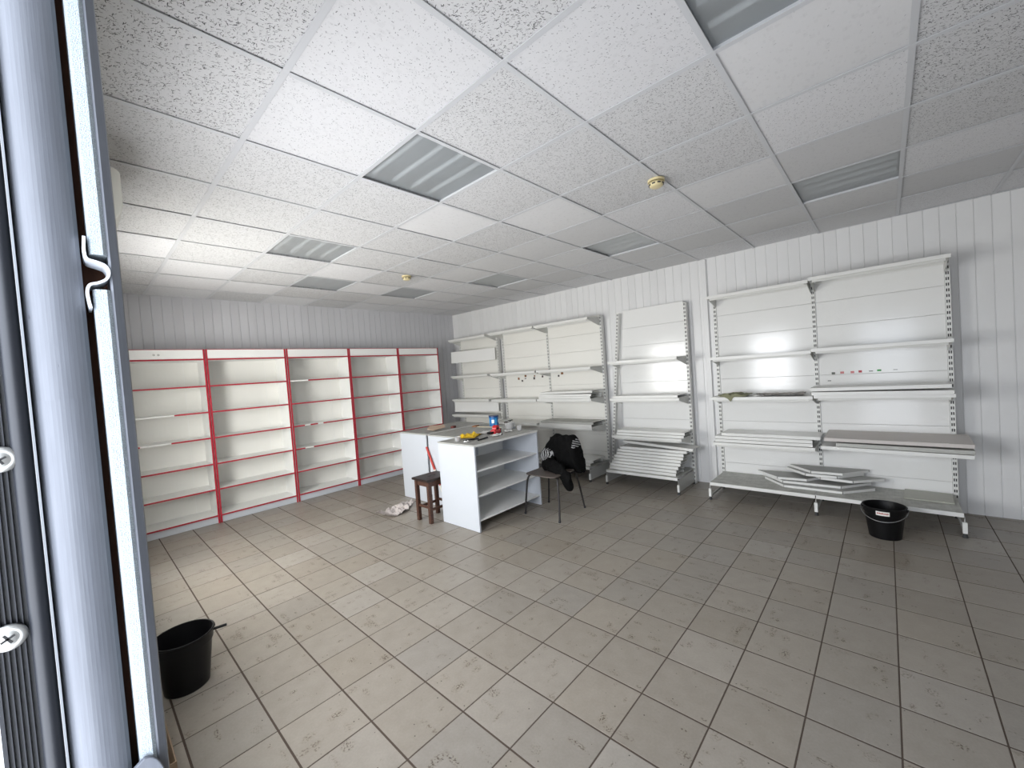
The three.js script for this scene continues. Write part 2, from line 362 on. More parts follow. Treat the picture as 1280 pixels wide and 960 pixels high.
  part('cover_plate', new THREE.ExtrudeGeometry(pl, { depth: 0.002, bevelEnabled: true, bevelSize: 0.0006, bevelThickness: 0.0006, bevelSegments: 2 }).translate(0, 0, -0.3955), paintM, d);
  part('threshold', bx(-0.23, X_LEFT, -0.06, 0.0, -0.47, 0.45), M.steel, d);
}

// ---------------------------------------------------------------- red-edged bookcases along the far wall
{
  const ZF = -6.05, ZB = -6.425, H = 2.13, t = 0.018;
  const Y = [0.10, 0.42, 0.735, 1.055, 1.372, 1.69, 2.015];
  const units = [[0.23, 1.105, 'with chipped red edges, leftmost beside the door frame'], [1.112, 2.004, 'second from the left, beside the chipped one'], [2.014, 2.896, 'middle of the row, some red edging missing'], [2.901, 3.75, 'fourth from the left, partly behind the white counter'], [3.755, 4.588, 'rightmost of the row, nearest the room corner']];
  units.forEach(([a, b, w], n) => {
    const u = thing('bookcase', 'tall white bookcase with red shelf edges, ' + w, 'bookcase', [(a + b) / 2, 0, ZF], 0, 'red-edged bookcases along the far wall');
    const h = (b - a) / 2, D = ZB - ZF, e = 0.003;
    for (const s of [-1, 1]) {
      const x0 = s < 0 ? -h : h - t, x1 = x0 + t;
      const p = part('side_panel', rbx(x0, x1, 0, H, D, -e, 0.001), M.shelfIn, u);
      part('red_edge', bx(x0 - 0.0003, x1 + 0.0003, 0, H + 0.0005, -e, 0), M.red, p);
    }
    part('back_panel', bx(-h + t, h - t, 0.02, H - 0.02, D, D + 0.006), M.shelfBack, u);
    part('back_panel', bx(h * 0.62, h * 0.62 + 0.004, 0.1, H - 0.05, D + 0.0061, D + 0.008), M.shelfIn, u);
    const tp = part('top_panel', rbx(-h + t, h - t, H - t, H, D, -e, 0.001), M.shelfIn, u);
    part('red_edge', bx(-h + t, h - t, H - 0.006, H, -e, 0), M.red, tp);
    part('fascia', rbx(-h + t, h - t, 2.018, H - t, -0.018, -0.003, 0.001), M.shelfIn, u);
    Y.forEach((y, k) => {
      const s = part('shelf', rbx(-h + t, h - t, y - 0.016, y, D + 0.006, -e - 0.002, 0.001), M.shelfIn, u);
      let cuts = [[-h + t, h - t]];
      if (n === 0 && k === 4) cuts = [[-h + t, -h * 0.60], [0.10, h - t]];
      if (n === 0 && k === 3) cuts = [[-h + t, -h * 0.50], [0.05, h - t]];
      if (n === 2 && k === 5) cuts = [[-0.18, h - t]];
      if (n === 2 && k === 3) cuts = [[-h + t, -0.28], [-0.2, -0.1], [-0.02, h - t]];
      if (n === 2 && k === 2) cuts = [[-h + t, -0.3], [-0.18, h - t]];
      for (const [p, q] of cuts) part('red_edge', bx(p, q, y - 0.0165, y + 0.0005, -e - 0.002, 0), M.red, s);
      for (const z of [0]) if (k > 0 && k < 6) part('support_batten', bx(-h + t + 0.01, h - t - 0.01, y - 0.03, y - 0.0165, D + 0.0065, D + 0.014), M.shelfBack, s);
    });
    part('plinth', rbx(-h + t, h - t, 0.003, 0.084, -0.03, -0.012, 0.001), M.melamine, u);
    if (n === 0) for (const x of [-0.31, -0.05 - 0.22]) part('lock', new THREE.CylinderGeometry(0.012, 0.012, 0.006, 16).rotateX(Math.PI / 2).translate(x + 0.28, 2.066, -0.001), M.plate, u);
  });
}

// ---------------------------------------------------------------- white metal racks along the right wall
function uprightGeo(h, w = 0.034, dpt = 0.066) {       // a slotted post: real holes between rungs, front at x = 0
  const gs = [bx(0, dpt, 0, h, -w / 2, -w / 2 + 0.002), bx(0, dpt, 0, h, w / 2 - 0.002, w / 2), bx(dpt - 0.002, dpt, 0, h, -w / 2 + 0.002, w / 2 - 0.002)];
  for (const [a, b] of [[-w / 2 + 0.002, -0.0105], [-0.0025, 0.0025], [0.0105, w / 2 - 0.002]]) gs.push(bx(0, 0.002, 0, h, a, b));
  for (let y = 0.0; y < h; y += 0.05) for (const s of [-1, 1]) gs.push(bx(0, 0.002, y, Math.min(y + 0.024, h), s > 0 ? 0.0025 : -0.0105, s > 0 ? 0.0105 : -0.0025));
  return merge(gs);
}
const UP_GEO = uprightGeo(2.31), UP_IN = bx(0.012, 0.013, 0.01, 2.3, -0.0145, 0.0145);
function shelfGeo(w, d, lip = 0.032) {                 // sheet-metal shelf: top at y = 0, front lip at x = 0
  return merge([rbx(0, d, -0.003, 0, -w / 2, w / 2, 0.0012), rbx(0, 0.003, -lip, -0.0005, -w / 2, w / 2, 0.0012), bx(0.003, 0.014, -lip, -lip + 0.002, -w / 2, w / 2), bx(d - 0.003, d, -lip, -0.003, -w / 2, w / 2)]);
}
function bracketGeo(d, h0, h1) {                       // side bracket tapering to the front
  const s = new THREE.Shape([[0.01, -0.004], [d, -0.004], [d, -h0], [d - 0.02, -h0], [0.01, -h1]].map((p) => new THREE.Vector2(...p)));
  return new THREE.ExtrudeGeometry(s, { depth: 0.002, bevelEnabled: false }).translate(0, 0, -0.001);
}
function rack(label, xf, zs, shelves, o = {}) {
  // xf: face of the posts; zs: post positions from far to near; shelves: [y, bay, depth]
  const z0 = zs[0], t = thing('wall_rack', label, 'shelving rack', [xf, 0, z0]);
  zs.forEach((z, k) => {
    const u = part('upright', UP_GEO, M.metalWhite, t); u.position.z = z - z0;
    if (o.lean && k === 0) { u.rotation.x = o.lean[0]; u.position.z += o.lean[1]; u.position.x = -0.075; }
    part('post_core', UP_IN, M.slot, u);
    if (o.feet !== 'legs') {
      const f = part('base_foot', bx(-0.535, 0.0, 0.025, 0.172, -0.0015, 0.0015), M.plate, t); f.position.z = z - z0;
      part('front_leg', rbx(-0.545, -0.52, 0.03, 0.115, -0.012, 0.012, 0.002), M.metalWhite, f);
      part('foot_pad', new THREE.CylinderGeometry(0.014, 0.018, 0.028, 12).translate(-0.53, 0.014, 0), M.slot, f);
      part('foot_pad', new THREE.CylinderGeometry(0.014, 0.018, 0.024, 12).translate(-0.02, 0.012, 0.0), M.slot, f);
    } else {
      const f = part('base_foot', merge([bx(-0.535, 0, 0.03, 0.05, -0.006, 0.006), bx(-0.535, -0.523, 0.05, 0.17, -0.003, 0.003), bx(-0.535, 0, 0.155, 0.172, -0.002, 0.002)]), M.plate, t); f.position.z = z - z0;
      part('front_leg', rbx(-0.545, -0.522, 0.035, 0.125, -0.014, 0.014, 0.002), M.metalWhite, f);
      part('foot_pad', new THREE.CylinderGeometry(0.012, 0.017, 0.035, 12).translate(-0.53, 0.0175, 0), M.slot, f);
      part('foot_pad', new THREE.CylinderGeometry(0.012, 0.017, 0.03, 12).translate(-0.03, 0.015, 0), M.slot, f);
    }
  });
  for (let b = 0; b < zs.length - 1; b++) {
    const a0 = zs[b] - z0 + 0.018, a1 = zs[b + 1] - z0 - 0.018;
    for (let k = 0; k < (o.rows ?? 9); k++) {
      const y0 = 0.062 + k * 0.2525;
      const p = part('back_panel', rbx(0.012, 0.02, y0, y0 + 0.2505, a0, a1, 0.0015, 2), o.panel ?? M.panel, t);
      p.rotation.set(0, 0, 0); p.position.x = rr(0, 0.0012);
    }
  }
  for (const [y, b, d, up] of shelves) {
    const w = zs[b + 1] - zs[b] - 0.008, zc = (zs[b] + zs[b + 1]) / 2 - z0;
    const s = part('shelf', shelfGeo(w, d), d > 0.5 ? M.baseTop : M.metalWhite, t); s.position.set(-d, y, zc);
    if (d > 0.5) part('front_lip', rbx(-0.0015, 0.0035, -0.034, 0.0006, -w / 2 - 0.0005, w / 2 + 0.0005, 0.001), M.metalWhite, s);
    else {
      for (const e of [-1, 1]) { const k = part('bracket', bracketGeo(d, up ? 0.05 : 0.105, 0.03), M.metalDull, s); k.position.z = e * (w / 2 - 0.012); }
      part('price_rail', bx(0.015, 0.0175, -0.052, -0.032, -w / 2 + 0.03, w / 2 - 0.03), M.metalDull, s);
    }
  }
  return t;
}
const DPT = 0.345;
const rackC = rack('widest white metal rack, two bays, with black bucket before it', 5.295, [-1.5, -0.543, 0.418],
  [[2.29, 0, 0.31], [2.30, 1, 0.37], [1.59, 0, 0.32], [1.605, 1, 0.36], [1.135, 0, 0.355], [1.145, 1, 0.36], [0.62, 0, 0.36], [0.2, 0, 0.545], [0.2, 1, 0.545]], { feet: 'legs' });
const rackB = rack('narrow single-bay white rack with a leaning left post', 5.29, [-2.80, -1.85],
  [[1.635, 0, 0.345], [1.13, 0, 0.34], [0.628, 0, 0.345], [0.2, 0, 0.545]], { lean: [0.104, -0.175] });
const rackA = rack('white two-bay rack behind the chair with the black jacket', 5.265, [-5.04, -4.035, -3.045],
  [[2.285, 0, 0.36], [2.285, 1, 0.335], [1.585, 0, 0.37], [1.585, 1, 0.345], [1.138, 0, 0.385], [1.138, 1, 0.375], [0.76, 0, 0.40], [0.735, 1, 0.40], [0.2, 0, 0.525], [0.2, 1, 0.525]], { panel: M.panelCream });
const rackD = rack('white single-bay rack standing in the far room corner', 5.235, [-6.18, -5.155],
  [[2.285, 0, 0.29], [1.59, 0, 0.29], [1.143, 0, 0.30], [0.86, 0, 0.33], [0.2, 0, 0.49]], { panel: M.panelCream });
for (const y of [1.835, 0.90]) {
  const p = part('tilted_board', rbx(-0.008, 0.008, 0, y > 1 ? 0.215 : 0.2, -0.5, 0.5, 0.002), M.panel, rackD);
  p.position.set(-0.165, y, 0.53); p.rotation.y = 0.22; p.rotation.z = -0.05;
}
// little price stickers left on the back panels
{
  const C4 = { brown: mat(0.22, 0.09, 0.03, 0.7), black: mat(0.06, 0.05, 0.05, 0.7), red: mat(0.5, 0.08, 0.09, 0.6), pink: mat(0.6, 0.22, 0.22, 0.6), green: mat(0.03, 0.3, 0.06, 0.6), grey: mat(0.12, 0.13, 0.11, 0.6) };
  const st = (r, x, z0, list) => { for (const [z, y, c, w, h] of list) part('sticker', bx(x - 0.001, x, y - h / 2, y + h / 2, z - z0 - w / 2, z - z0 + w / 2), C4[c], r); };
  st(rackC, 0.0119, -1.5, [[-0.405, 1.338, 'grey', 0.028, 0.022], [-0.335, 1.342, 'pink', 0.03, 0.022], [-0.255, 1.342, 'pink', 0.028, 0.022], [-0.195, 1.346, 'red', 0.026, 0.022], [-0.115, 1.345, 'grey', 0.03, 0.008], [-0.055, 1.35, 'green', 0.03, 0.016], [-0.44, 1.262, 'grey', 0.028, 0.008], [0.06, 1.35, 'grey', 0.03, 0.005]]);
  st(rackA, 0.0119, -5.04, [[-4.72, 1.465, 'brown', 0.04, 0.04], [-4.64, 1.425, 'black', 0.034, 0.03], [-4.56, 1.505, 'brown', 0.042, 0.036], [-4.565, 1.462, 'black', 0.036, 0.014], [-4.37, 1.458, 'black', 0.036, 0.04], [-4.36, 1.497, 'brown', 0.03, 0.022], [-4.19, 1.48, 'black', 0.034, 0.032], [-3.86, 1.475, 'black', 0.03, 0.03], [-3.79, 1.515, 'brown', 0.045, 0.04]]);
}

// ---------------------------------------------------------------- loose shelves stored on the racks
const geoCache = {};
function loose(label, group, [x, y, z], w, d, [rx, ry, rz] = [0, 0, 0], m = M.metalWhite) {   // x, y: front top edge; z: middle
  const key = w + ',' + d; geoCache[key] ??= shelfGeo(w, d);
  return solo('loose_shelf', geoCache[key], m, label, 'shelf panel', [x, y, z], [rx, ry, rz], group);
}
{
  const gB = 'shelves piled on the base of the narrow rack', L = 0.033;
  for (let k = 0; k < 8; k++) loose('spare white metal shelf, ' + ORD[k] + (k ? ' from the bottom' : 'most') + ' in the pile on the narrow rack base', gB, [4.80 + 0.029 * k + rr(-0.004, 0.004), 0.2 + L * (k + 1) + 0.001 * k, -2.335 + 0.008 * k + rr(-0.012, 0.012)], 0.89, 0.255, [0, rr(-0.01, 0.01), 0]);
  loose('spare white metal shelf lying askew on top of the narrow rack pile', gB, [5.035, 0.525, -2.22], 0.95, 0.22, [0.045, -0.06, 0]);
  loose('spare white shelf on the second board of the narrow rack', 'shelves stored on the narrow rack', [4.972, 1.163, -2.32], 0.88, 0.3);
  loose('spare white shelf, lower of two on the third narrow rack board', 'shelves stored on the narrow rack', [4.985, 0.662, -2.29], 0.90, 0.29);
  loose('spare white shelf, upper of two on the third narrow rack board', 'shelves stored on the narrow rack', [5.01, 0.696, -2.29], 0.91, 0.265);
  const gA = 'shelves stored on the two-bay rack';
  ['lowest', 'middle', 'topmost'].forEach((n, k) => loose('spare shelf with open dark end, ' + n + ' of three above the rack board behind the jacket', gA, [4.895 + 0.012 * k, 1.138 + L * (k + 1) + 0.001 + (k === 2 ? 0.007 : 0), -3.53 + 0.01 * k], 0.93, 0.30, [k === 2 ? -0.012 : 0, 0, 0]));
  ['lower', 'upper'].forEach((n, k) => loose('grey-topped spare shelf, ' + n + ' of two, right of the paint can on the rack', gA, [4.875 + 0.014 * k, 0.735 + L * (k + 1), -3.53 + 0.02 * k], 0.94, 0.345 - 0.02 * k, [0, 0, 0], k ? M.baseTop : M.metalWhite));
  ['lower', 'upper'].forEach((n, k) => loose('spare white shelf, ' + n + ' of two low on the rack base behind the chair', gA, [4.80 + 0.05 * k, 0.2 + L * (k + 1), -3.54 + 0.02 * k], 0.93, 0.34));
  const gC = 'shelves stored on the widest rack';
  ['lowest', 'middle', 'topmost'].forEach((n, k) => loose('spare white shelf, ' + n + ' of three left of the sloping board on the widest rack', gC, [4.945 + 0.014 * k, 0.622 + 0.0345 * (k + 1), [-1.02, -1.022, -0.958][k]], 0.905, 0.29, [0, 0, 0]));
  ['lower', 'upper'].forEach((n, k) => loose('spare white shelf, ' + n + ' of two under the coloured price stickers', gC, [4.91 + 0.006 * k, 1.145 + L * (k + 1) + k * 0.012, -0.075 - 0.012 * k], 0.955, 0.33, [k ? -0.012 : 0.0, 0, 0]));
  loose('longest loose shelf on the widest rack, drooping past the right post', gC, [4.86, 0.655, 0.0], 0.99, 0.42, [0.008, -0.01, 0]);
  loose('narrow loose shelf wedged between two wider ones, right bay of widest rack', gC, [4.875, 0.69, 0.06], 0.88, 0.38, [0.005, -0.02, 0], M.baseTop);
  loose('loose shelf with dusty pinkish top, highest one right of the white shelf ends', gC, [4.885, 0.735, 0.015], 0.97, 0.395, [0.0, -0.015, 0.05], mat(0.62, 0.58, 0.55, 0.5));
  // short pieces heaped on the base
  const gH = 'short shelf pieces heaped on the widest rack base';
  const trap = (wf, wb, d, lip = 0.025) => {             // tray with a straight front and two flared sides
    const sh = new THREE.Shape([[0, -wf / 2], [d, -wb / 2], [d, wb / 2], [0, wf / 2]].map((q) => new THREE.Vector2(...q)));
    const gs = [];
    gs.push(rbx(0, 0.003, -lip, -0.0005, -wf / 2, wf / 2, 0.001));
    const l = Math.hypot(d, (wb - wf) / 2), an = Math.atan2((wb - wf) / 2, d);
    for (const e of [-1, 1]) gs.push(rbx(0.008, l - 0.012, -lip, -0.0005, -0.0015, 0.0015, 0.001).rotateY(-e * an).translate(0, 0, e * wf / 2));
    return [new THREE.ExtrudeGeometry(sh, { depth: 0.002, bevelEnabled: false }).rotateX(Math.PI / 2), merge(gs)];
  };
  const big = trap(0.47, 0.93, 0.26), mid = trap(0.25, 0.66, 0.24);
  const heap = [[big, 4.885, 0.228, -0.583, -0.02, 'lowest one, widest at the back'], [big, 4.955, 0.256, -0.60, 0.03, 'second from the bottom'], [mid, 4.985, 0.284, -0.76, 0.10, 'third one, shifted left'], [mid, 5.01, 0.312, -0.40, -0.12, 'fourth one, shifted right'], [mid, 5.005, 0.340, -0.52, 0.02, 'next below the topmost'], [mid, 5.025, 0.368, -0.475, 0.06, 'topmost one']];
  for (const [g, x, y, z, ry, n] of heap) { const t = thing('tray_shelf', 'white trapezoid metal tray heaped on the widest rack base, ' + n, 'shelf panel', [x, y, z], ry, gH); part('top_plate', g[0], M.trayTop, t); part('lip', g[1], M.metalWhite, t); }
  solo('grey_board', merge([rbx(-0.155, 0.155, 0, 0.012, -0.155, 0.155, 0.002)]), mat(0.42, 0.42, 0.36, 0.4), 'flat grey-green board lying on the right end of the widest rack base', 'board', [5.128, 0.2015, 0.235], [0, -0.04, 0]);
}
function clothPatch(w, d, fn, n = 40, m = 28) {        // thin cloth: two skins 3 mm apart
  const g = new THREE.PlaneGeometry(w, d, n, m).rotateX(-Math.PI / 2), p = g.attributes.position;
  for (let i = 0; i < p.count; i++) { const q = fn(p.getX(i), p.getZ(i), p.getX(i) / w + 0.5, p.getZ(i) / d + 0.5); p.setXYZ(i, ...q); }
  g.computeVertexNormals();
  const b = g.clone(); const q = b.attributes.position, nn = g.attributes.normal;
  for (let i = 0; i < q.count; i++) q.setXYZ(i, q.getX(i) - nn.getX(i) * 0.003, q.getY(i) - nn.getY(i) * 0.003, q.getZ(i) - nn.getZ(i) * 0.003);
  const id = b.index.array; for (let i = 0; i < id.length; i += 3) { const t = id[i]; id[i] = id[i + 1]; id[i + 1] = t; }
  b.computeVertexNormals();
  return merge([g, b]);
}
{
  const g = clothPatch(0.30, 0.30, (x, z, u, v) => {      // x: across the shelf (front at -), z: along it
    const front = x + 0.15, w = Math.max(0.15, 1 - Math.abs(v - 0.45) * 1.5);
    const h = 0.016 + Math.abs(fbm(x * 9, z * 9, 4)) * 0.10 * w;
    if (front < 0.035) return [-0.005 - 0.002 * v, 0.006 - (0.035 - front) * 1.7 * Math.max(0, 1 - Math.abs(v - 0.35) * 3), z * (0.4 + front * 14)];
    return [front - 0.035, h, z];
  });
  solo('crumpled_cloth', g, mat(0.24, 0.24, 0.15, 0.95), 'crumpled olive-grey cloth hanging over the third board edge of the widest rack', 'cloth', [4.94, 1.137, -1.27]);
  const s = clothPatch(0.22, 0.42, (x, z, u, v) => [x, 0.012 + Math.abs(fbm(x * 8 + 3, z * 8, 2)) * 0.05, z]);
  solo('folded_sheet', s, mat(0.40, 0.37, 0.35, 0.9), 'flat folded grey sheet beside the olive cloth on the rack', 'sheet', [5.11, 1.137, -0.84]);
}

// ---------------------------------------------------------------- white counters in the middle
function counter(label, x, z, w, d, o = {}) {             // x, z: left front corner
  const t = thing('counter', label, 'counter', [x, 0, z]), H = 0.885, p = 0.018;
  for (const a of [0, w - p]) part('side_panel', rbx(a, a + p, 0, H - p, -d, 0, 0.0015), M.melamine, t);
  part('top_panel', rbx(-0.002, w + 0.002, H - p, H, -d - 0.002, 0.002, 0.0015), M.counterTop, t);
  part('back_panel', bx(p, w - p, 0.06, H - p, -d + 0.02, -d + 0.026), M.shelfIn, t);
  part('top_edge', bx(-0.004, w + 0.002, H - p - 0.004, H + 0.0005, 0.002, 0.0045), M.metalWhite, t);
  for (const y of [0.62, 0.366, 0.12]) part('shelf', rbx(p, w - p, y - 0.016, y, -d + 0.027, -0.012, 0.001), M.shelfIn, t);
  if (o.strip) part('joint_strip', bx(w * 0.52, w * 0.52 + 0.03, 0.636, H - p, -d + 0.027, -d + 0.034), M.melamine, t);
  return t;
}
counter('white shelved counter, nearest of three, with open shelves and tools on top', 2.66, -3.045, 1.0, 0.59, { strip: true });
counter('white counter squeezed between the nearest and the rear counter', 2.955, -3.66, 1.0, 0.575);
counter('white counter standing rearmost, beside the red-edged bookcases', 2.972, -4.30, 1.03, 0.595);

// red and white banded stick leaning in the slot between two counters
{
  const t = thing('banded_stick', 'red and white banded stick leaning behind the wooden stool', 'stick', [2.935, 0, -3.89]);
  const a = [0, 0.004, 0], b = [0, 0.73, -0.36], n = 8;
  const lerp = (k) => a.map((v, i) => v + (b[i] - v) * k);
  for (let k = 0; k < n; k++) part('band', rod(lerp(k / n), lerp((k + 1) / n), 0.014, 0.014, 10), k % 2 || k === 6 ? mat(0.45, 0.04, 0.03, 0.6) : mat(0.75, 0.7, 0.6, 0.6), t);
}
// wooden stool
{
  const wood = texture(256, (x, y) => { const n = fbm(x / 70, y / 8, 6) * 70 + fbm(x / 12, y / 3, 2, 3) * 26; return [72 + n, 45 + n * 0.75, 33 + n * 0.5]; });
  const wm = new THREE.MeshPhysicalMaterial({ map: wood, roughness: 0.55 }), tm = new THREE.MeshPhysicalMaterial({ map: wood, roughness: 0.5, color: 0x7d7a78 });
  const t = thing('wooden_stool', 'dark brown wooden stool with square legs beside the nearest counter', 'stool', [2.672, 0, -3.812]);
  const hx = 0.128, hz = 0.112;
  part('seat', rbx(-0.172, 0.172, 0.462, 0.488, -0.148, 0.148, 0.006, 2), tm, t);
  part('seat_slot', rbx(-0.05, 0.05, 0.4881, 0.4895, -0.012, 0.012, 0.0005), M.dark, t);
  for (const a of [-1, 1]) for (const b of [-1, 1]) part('leg', rbx(a * hx - 0.02, a * hx + 0.02, 0, 0.462, b * hz - 0.02, b * hz + 0.02, 0.003), wm, t);
  for (const s of [-1, 1]) {
    part('apron', rbx(-hx + 0.0201, hx - 0.0201, 0.40, 0.461, s * hz - 0.009, s * hz + 0.009, 0.002), wm, t);
    part('apron', rbx(s * hx - 0.009, s * hx + 0.009, 0.40, 0.461, -hz + 0.0201, hz - 0.0201, 0.002), wm, t);
    part('stretcher', rbx(-hx + 0.0201, hx - 0.0201, 0.135, 0.162, s * hz - 0.009, s * hz + 0.009, 0.002), wm, t);
    part('stretcher', rbx(s * hx - 0.009, s * hx + 0.009, 0.16, 0.187, -hz + 0.0201, hz - 0.0201, 0.002), wm, t);
  }
}
// rag on the floor
{
  const g = clothPatch(0.56, 0.26, (x, z, u, v) => {
    const wd = 0.55 + 0.45 * Math.sin(u * 3 + 0.4), zz = z * wd + Math.sin(u * 5) * 0.03;
    return [x, 0.006 + Math.abs(fbm(x * 7 + 2, z * 9, 5)) * 0.13 + (u < 0.12 ? (0.12 - u) * 0.35 : 0), zz];
  }, 60, 30);
  solo('floor_rag', g, mat(0.52, 0.47, 0.45, 0.95), 'crumpled pale grey rag lying on the tiles by the stool', 'rag', [2.60, 0, -4.46], [0, 0.32, 0]);
}

// ---------------------------------------------------------------- chair and the jacket on it
{
  const t = thing('metal_chair', 'tube-legged chair with thin brown seat, black jacket over its back', 'chair', [3.56, 0, -2.78]);
  const tubeM = mat(0.03, 0.027, 0.027, 0.4, { metalness: 0.2 }), seatM = mat(0.11, 0.09, 0.078, 0.55);
  const F = [[-0.24, 0, -0.232], [-0.215, 0.25, -0.215], [-0.195, 0.40, -0.195], [-0.16, 0.432, -0.16], [-0.16, 0.436, 0.0], [-0.16, 0.432, 0.175], [-0.195, 0.40, 0.21], [-0.225, 0.2, 0.235], [-0.26, 0, 0.252]];
  part('front_leg_frame', tube(F, 0.0105, 60, 8), tubeM, t);
  part('leg', tube([[0.196, 0, -0.238], [0.185, 0.25, -0.21], [0.17, 0.432, -0.19]], 0.0105, 20, 8), tubeM, t);
  part('leg', tube([[0.258, 0, 0.226], [0.215, 0.25, 0.205], [0.175, 0.432, 0.185]], 0.0105, 20, 8), tubeM, t);
  part('side_rail', tube([[-0.16, 0.432, -0.16], [0, 0.434, -0.18], [0.17, 0.432, -0.19], [0.2, 0.50, -0.19], [0.235, 0.78, -0.17]], 0.0105, 30, 8), tubeM, t);
  part('side_rail', tube([[-0.16, 0.432, 0.175], [0, 0.434, 0.18], [0.175, 0.432, 0.185], [0.205, 0.50, 0.185], [0.235, 0.78, 0.165]], 0.0105, 30, 8), tubeM, t);
  const s = new THREE.Shape(), a = 0.205, b = 0.205, r = 0.07; s.moveTo(-a + r, -b); s.lineTo(a - r, -b); s.quadraticCurveTo(a, -b, a, -b + r); s.lineTo(a, b - r); s.quadraticCurveTo(a, b, a - r, b); s.lineTo(-a + r, b); s.quadraticCurveTo(-a, b, -a, b - r); s.lineTo(-a, -b + r); s.quadraticCurveTo(-a, -b, -a + r, -b);
  part('seat', new THREE.ExtrudeGeometry(s, { depth: 0.008, bevelEnabled: true, bevelSize: 0.003, bevelThickness: 0.002, bevelSegments: 2 }).rotateX(-Math.PI / 2).translate(-0.04, 0.449, 0.0), seatM, t);
  part('backrest', rbx(-0.006, 0.006, -0.08, 0.08, -0.18, 0.18, 0.004, 2).rotateZ(-0.12).translate(0.222, 0.71, 0), seatM, t);
  for (const [x, z] of [[-0.24, -0.232], [-0.26, 0.252], [0.196, -0.238], [0.258, 0.226]]) part('foot_cap', new THREE.CylinderGeometry(0.0125, 0.0135, 0.02, 10).translate(x, 0.0101, z), M.rubber, t);
}
{
  // jacket: a smooth field of tapered capsules and a hung sheet, with folds, meshed at about 6 mm
  const bones = [ // a, b, ra, rb
    [[3.71, 0.64, -2.91], [3.63, 0.60, -2.90], 0.075, 0.07],
    [[3.63, 0.60, -2.90], [3.56, 0.525, -2.82], 0.072, 0.068],
    [[3.56, 0.52, -2.82], [3.51, 0.50, -2.66], 0.066, 0.06],
    [[3.51, 0.49, -2.66], [3.495, 0.42, -2.545], 0.062, 0.055],
    [[3.495, 0.42, -2.545], [3.505, 0.325, -2.515], 0.054, 0.046],
    [[3.70, 0.52, -2.72], [3.60, 0.49, -2.70], 0.06, 0.05],
  ];
  const lo = [3.38, 0.24, -3.06], side = 0.66, res = 104;
  const mc = new MarchingCubes(res, new THREE.MeshStandardMaterial(), false, false, 200000);
  const smin = (p, q, k) => { const h = Math.max(k - Math.abs(p - q), 0) / k; return Math.min(p, q) - h * h * k * 0.25; };
  const P = new THREE.Vector3(), A = new THREE.Vector3(), B = new THREE.Vector3(), T = new THREE.Vector3();
  for (let k = 0; k < res; k++) for (let j = 0; j < res; j++) for (let i = 0; i < res; i++) {
    P.set(lo[0] + side * i / (res - 1), lo[1] + side * j / (res - 1), lo[2] + side * k / (res - 1));
    let d = 1;
    for (const [a, b, ra, rb] of bones) {
      A.set(...a); B.set(...b); T.subVectors(B, A); const h = Math.min(1, Math.max(0, P.clone().sub(A).dot(T) / T.lengthSq()));
      d = smin(d, P.distanceTo(T.multiplyScalar(h).add(A)) - (ra + (rb - ra) * h), 0.03);
    }
    { // the sheet of cloth hung over the backrest, wider at the hem
      const f = Math.min(1, Math.max(0, (0.82 - P.y) / 0.42)), hx = 0.03 + 0.03 * Math.sin(Math.PI * f), hz = 0.115 + 0.075 * f;
      const qx = Math.abs(P.x - 3.775 - 0.02 * f) - hx, qy = Math.abs(P.y - 0.615) - 0.165, qz = Math.abs(P.z + 2.745) - hz;
      const q = Math.hypot(Math.max(qx, 0), Math.max(qy, 0), Math.max(qz, 0)) + Math.min(Math.max(qx, qy, qz), 0) - 0.04;
      d = smin(d, q, 0.05);
    }
    if (d < 0.06) d += Math.sin(P.z * 62 + P.y * 14 + fbm(P.x * 6, P.y * 6, P.z * 6, 2) * 5) * 0.006 + fbm(P.x * 16, P.y * 9, P.z * 16, 3) * 0.03;
    if (P.y < 0.458 && P.z < -2.59 && P.x < 3.735) d = Math.max(d, 0.458 - P.y);
    mc.field[i + j * res + k * res * res] = -d;
  }
  mc.isolation = 0; mc.update();
  const n = mc.count ?? mc.geometry.drawRange.count, pos = new Float32Array(n * 3), col = new Float32Array(n * 3);
  for (let i = 0; i < n * 3; i++) pos[i] = lo[i % 3] + side * ((mc.positionArray[i] * 0.5 + 0.5) * res / (res - 1));
  for (let i = 0; i < n; i++) {
    const x = pos[i * 3], y = pos[i * 3 + 1], z = pos[i * 3 + 2]; let c = 0.006;
    const s1 = Math.hypot(x - 3.60, y - 0.60, z + 2.90) < 0.10 && x < 3.66, s2 = y > 0.70 && y < 0.79 && z > -2.592;
    if (s1 && Math.sin((z * 0.9 + y * 0.45) * 330) > 0.35) c = 0.6;
    if (s2 && Math.sin((y + x * 0.3) * 240) > 0.45) c = 0.5;
    col[i * 3] = col[i * 3 + 1] = col[i * 3 + 2] = c;
  }
  let g = new THREE.BufferGeometry(); g.setAttribute('position', new THREE.BufferAttribute(pos, 3)); g.setAttribute('color', new THREE.BufferAttribute(col, 3));
  g = mergeVertices(g, 1e-4); g.computeVertexNormals();
  g.translate(-3.7, 0, -(-2.75));
  const m = new THREE.MeshPhysicalMaterial({ vertexColors: true, roughness: 0.95, specularIntensity: 0.2 });
  solo('jacket', g, m, 'black jacket with white-striped sleeve draped over the chair back', 'jacket', [3.7, 0, -2.75]);
}

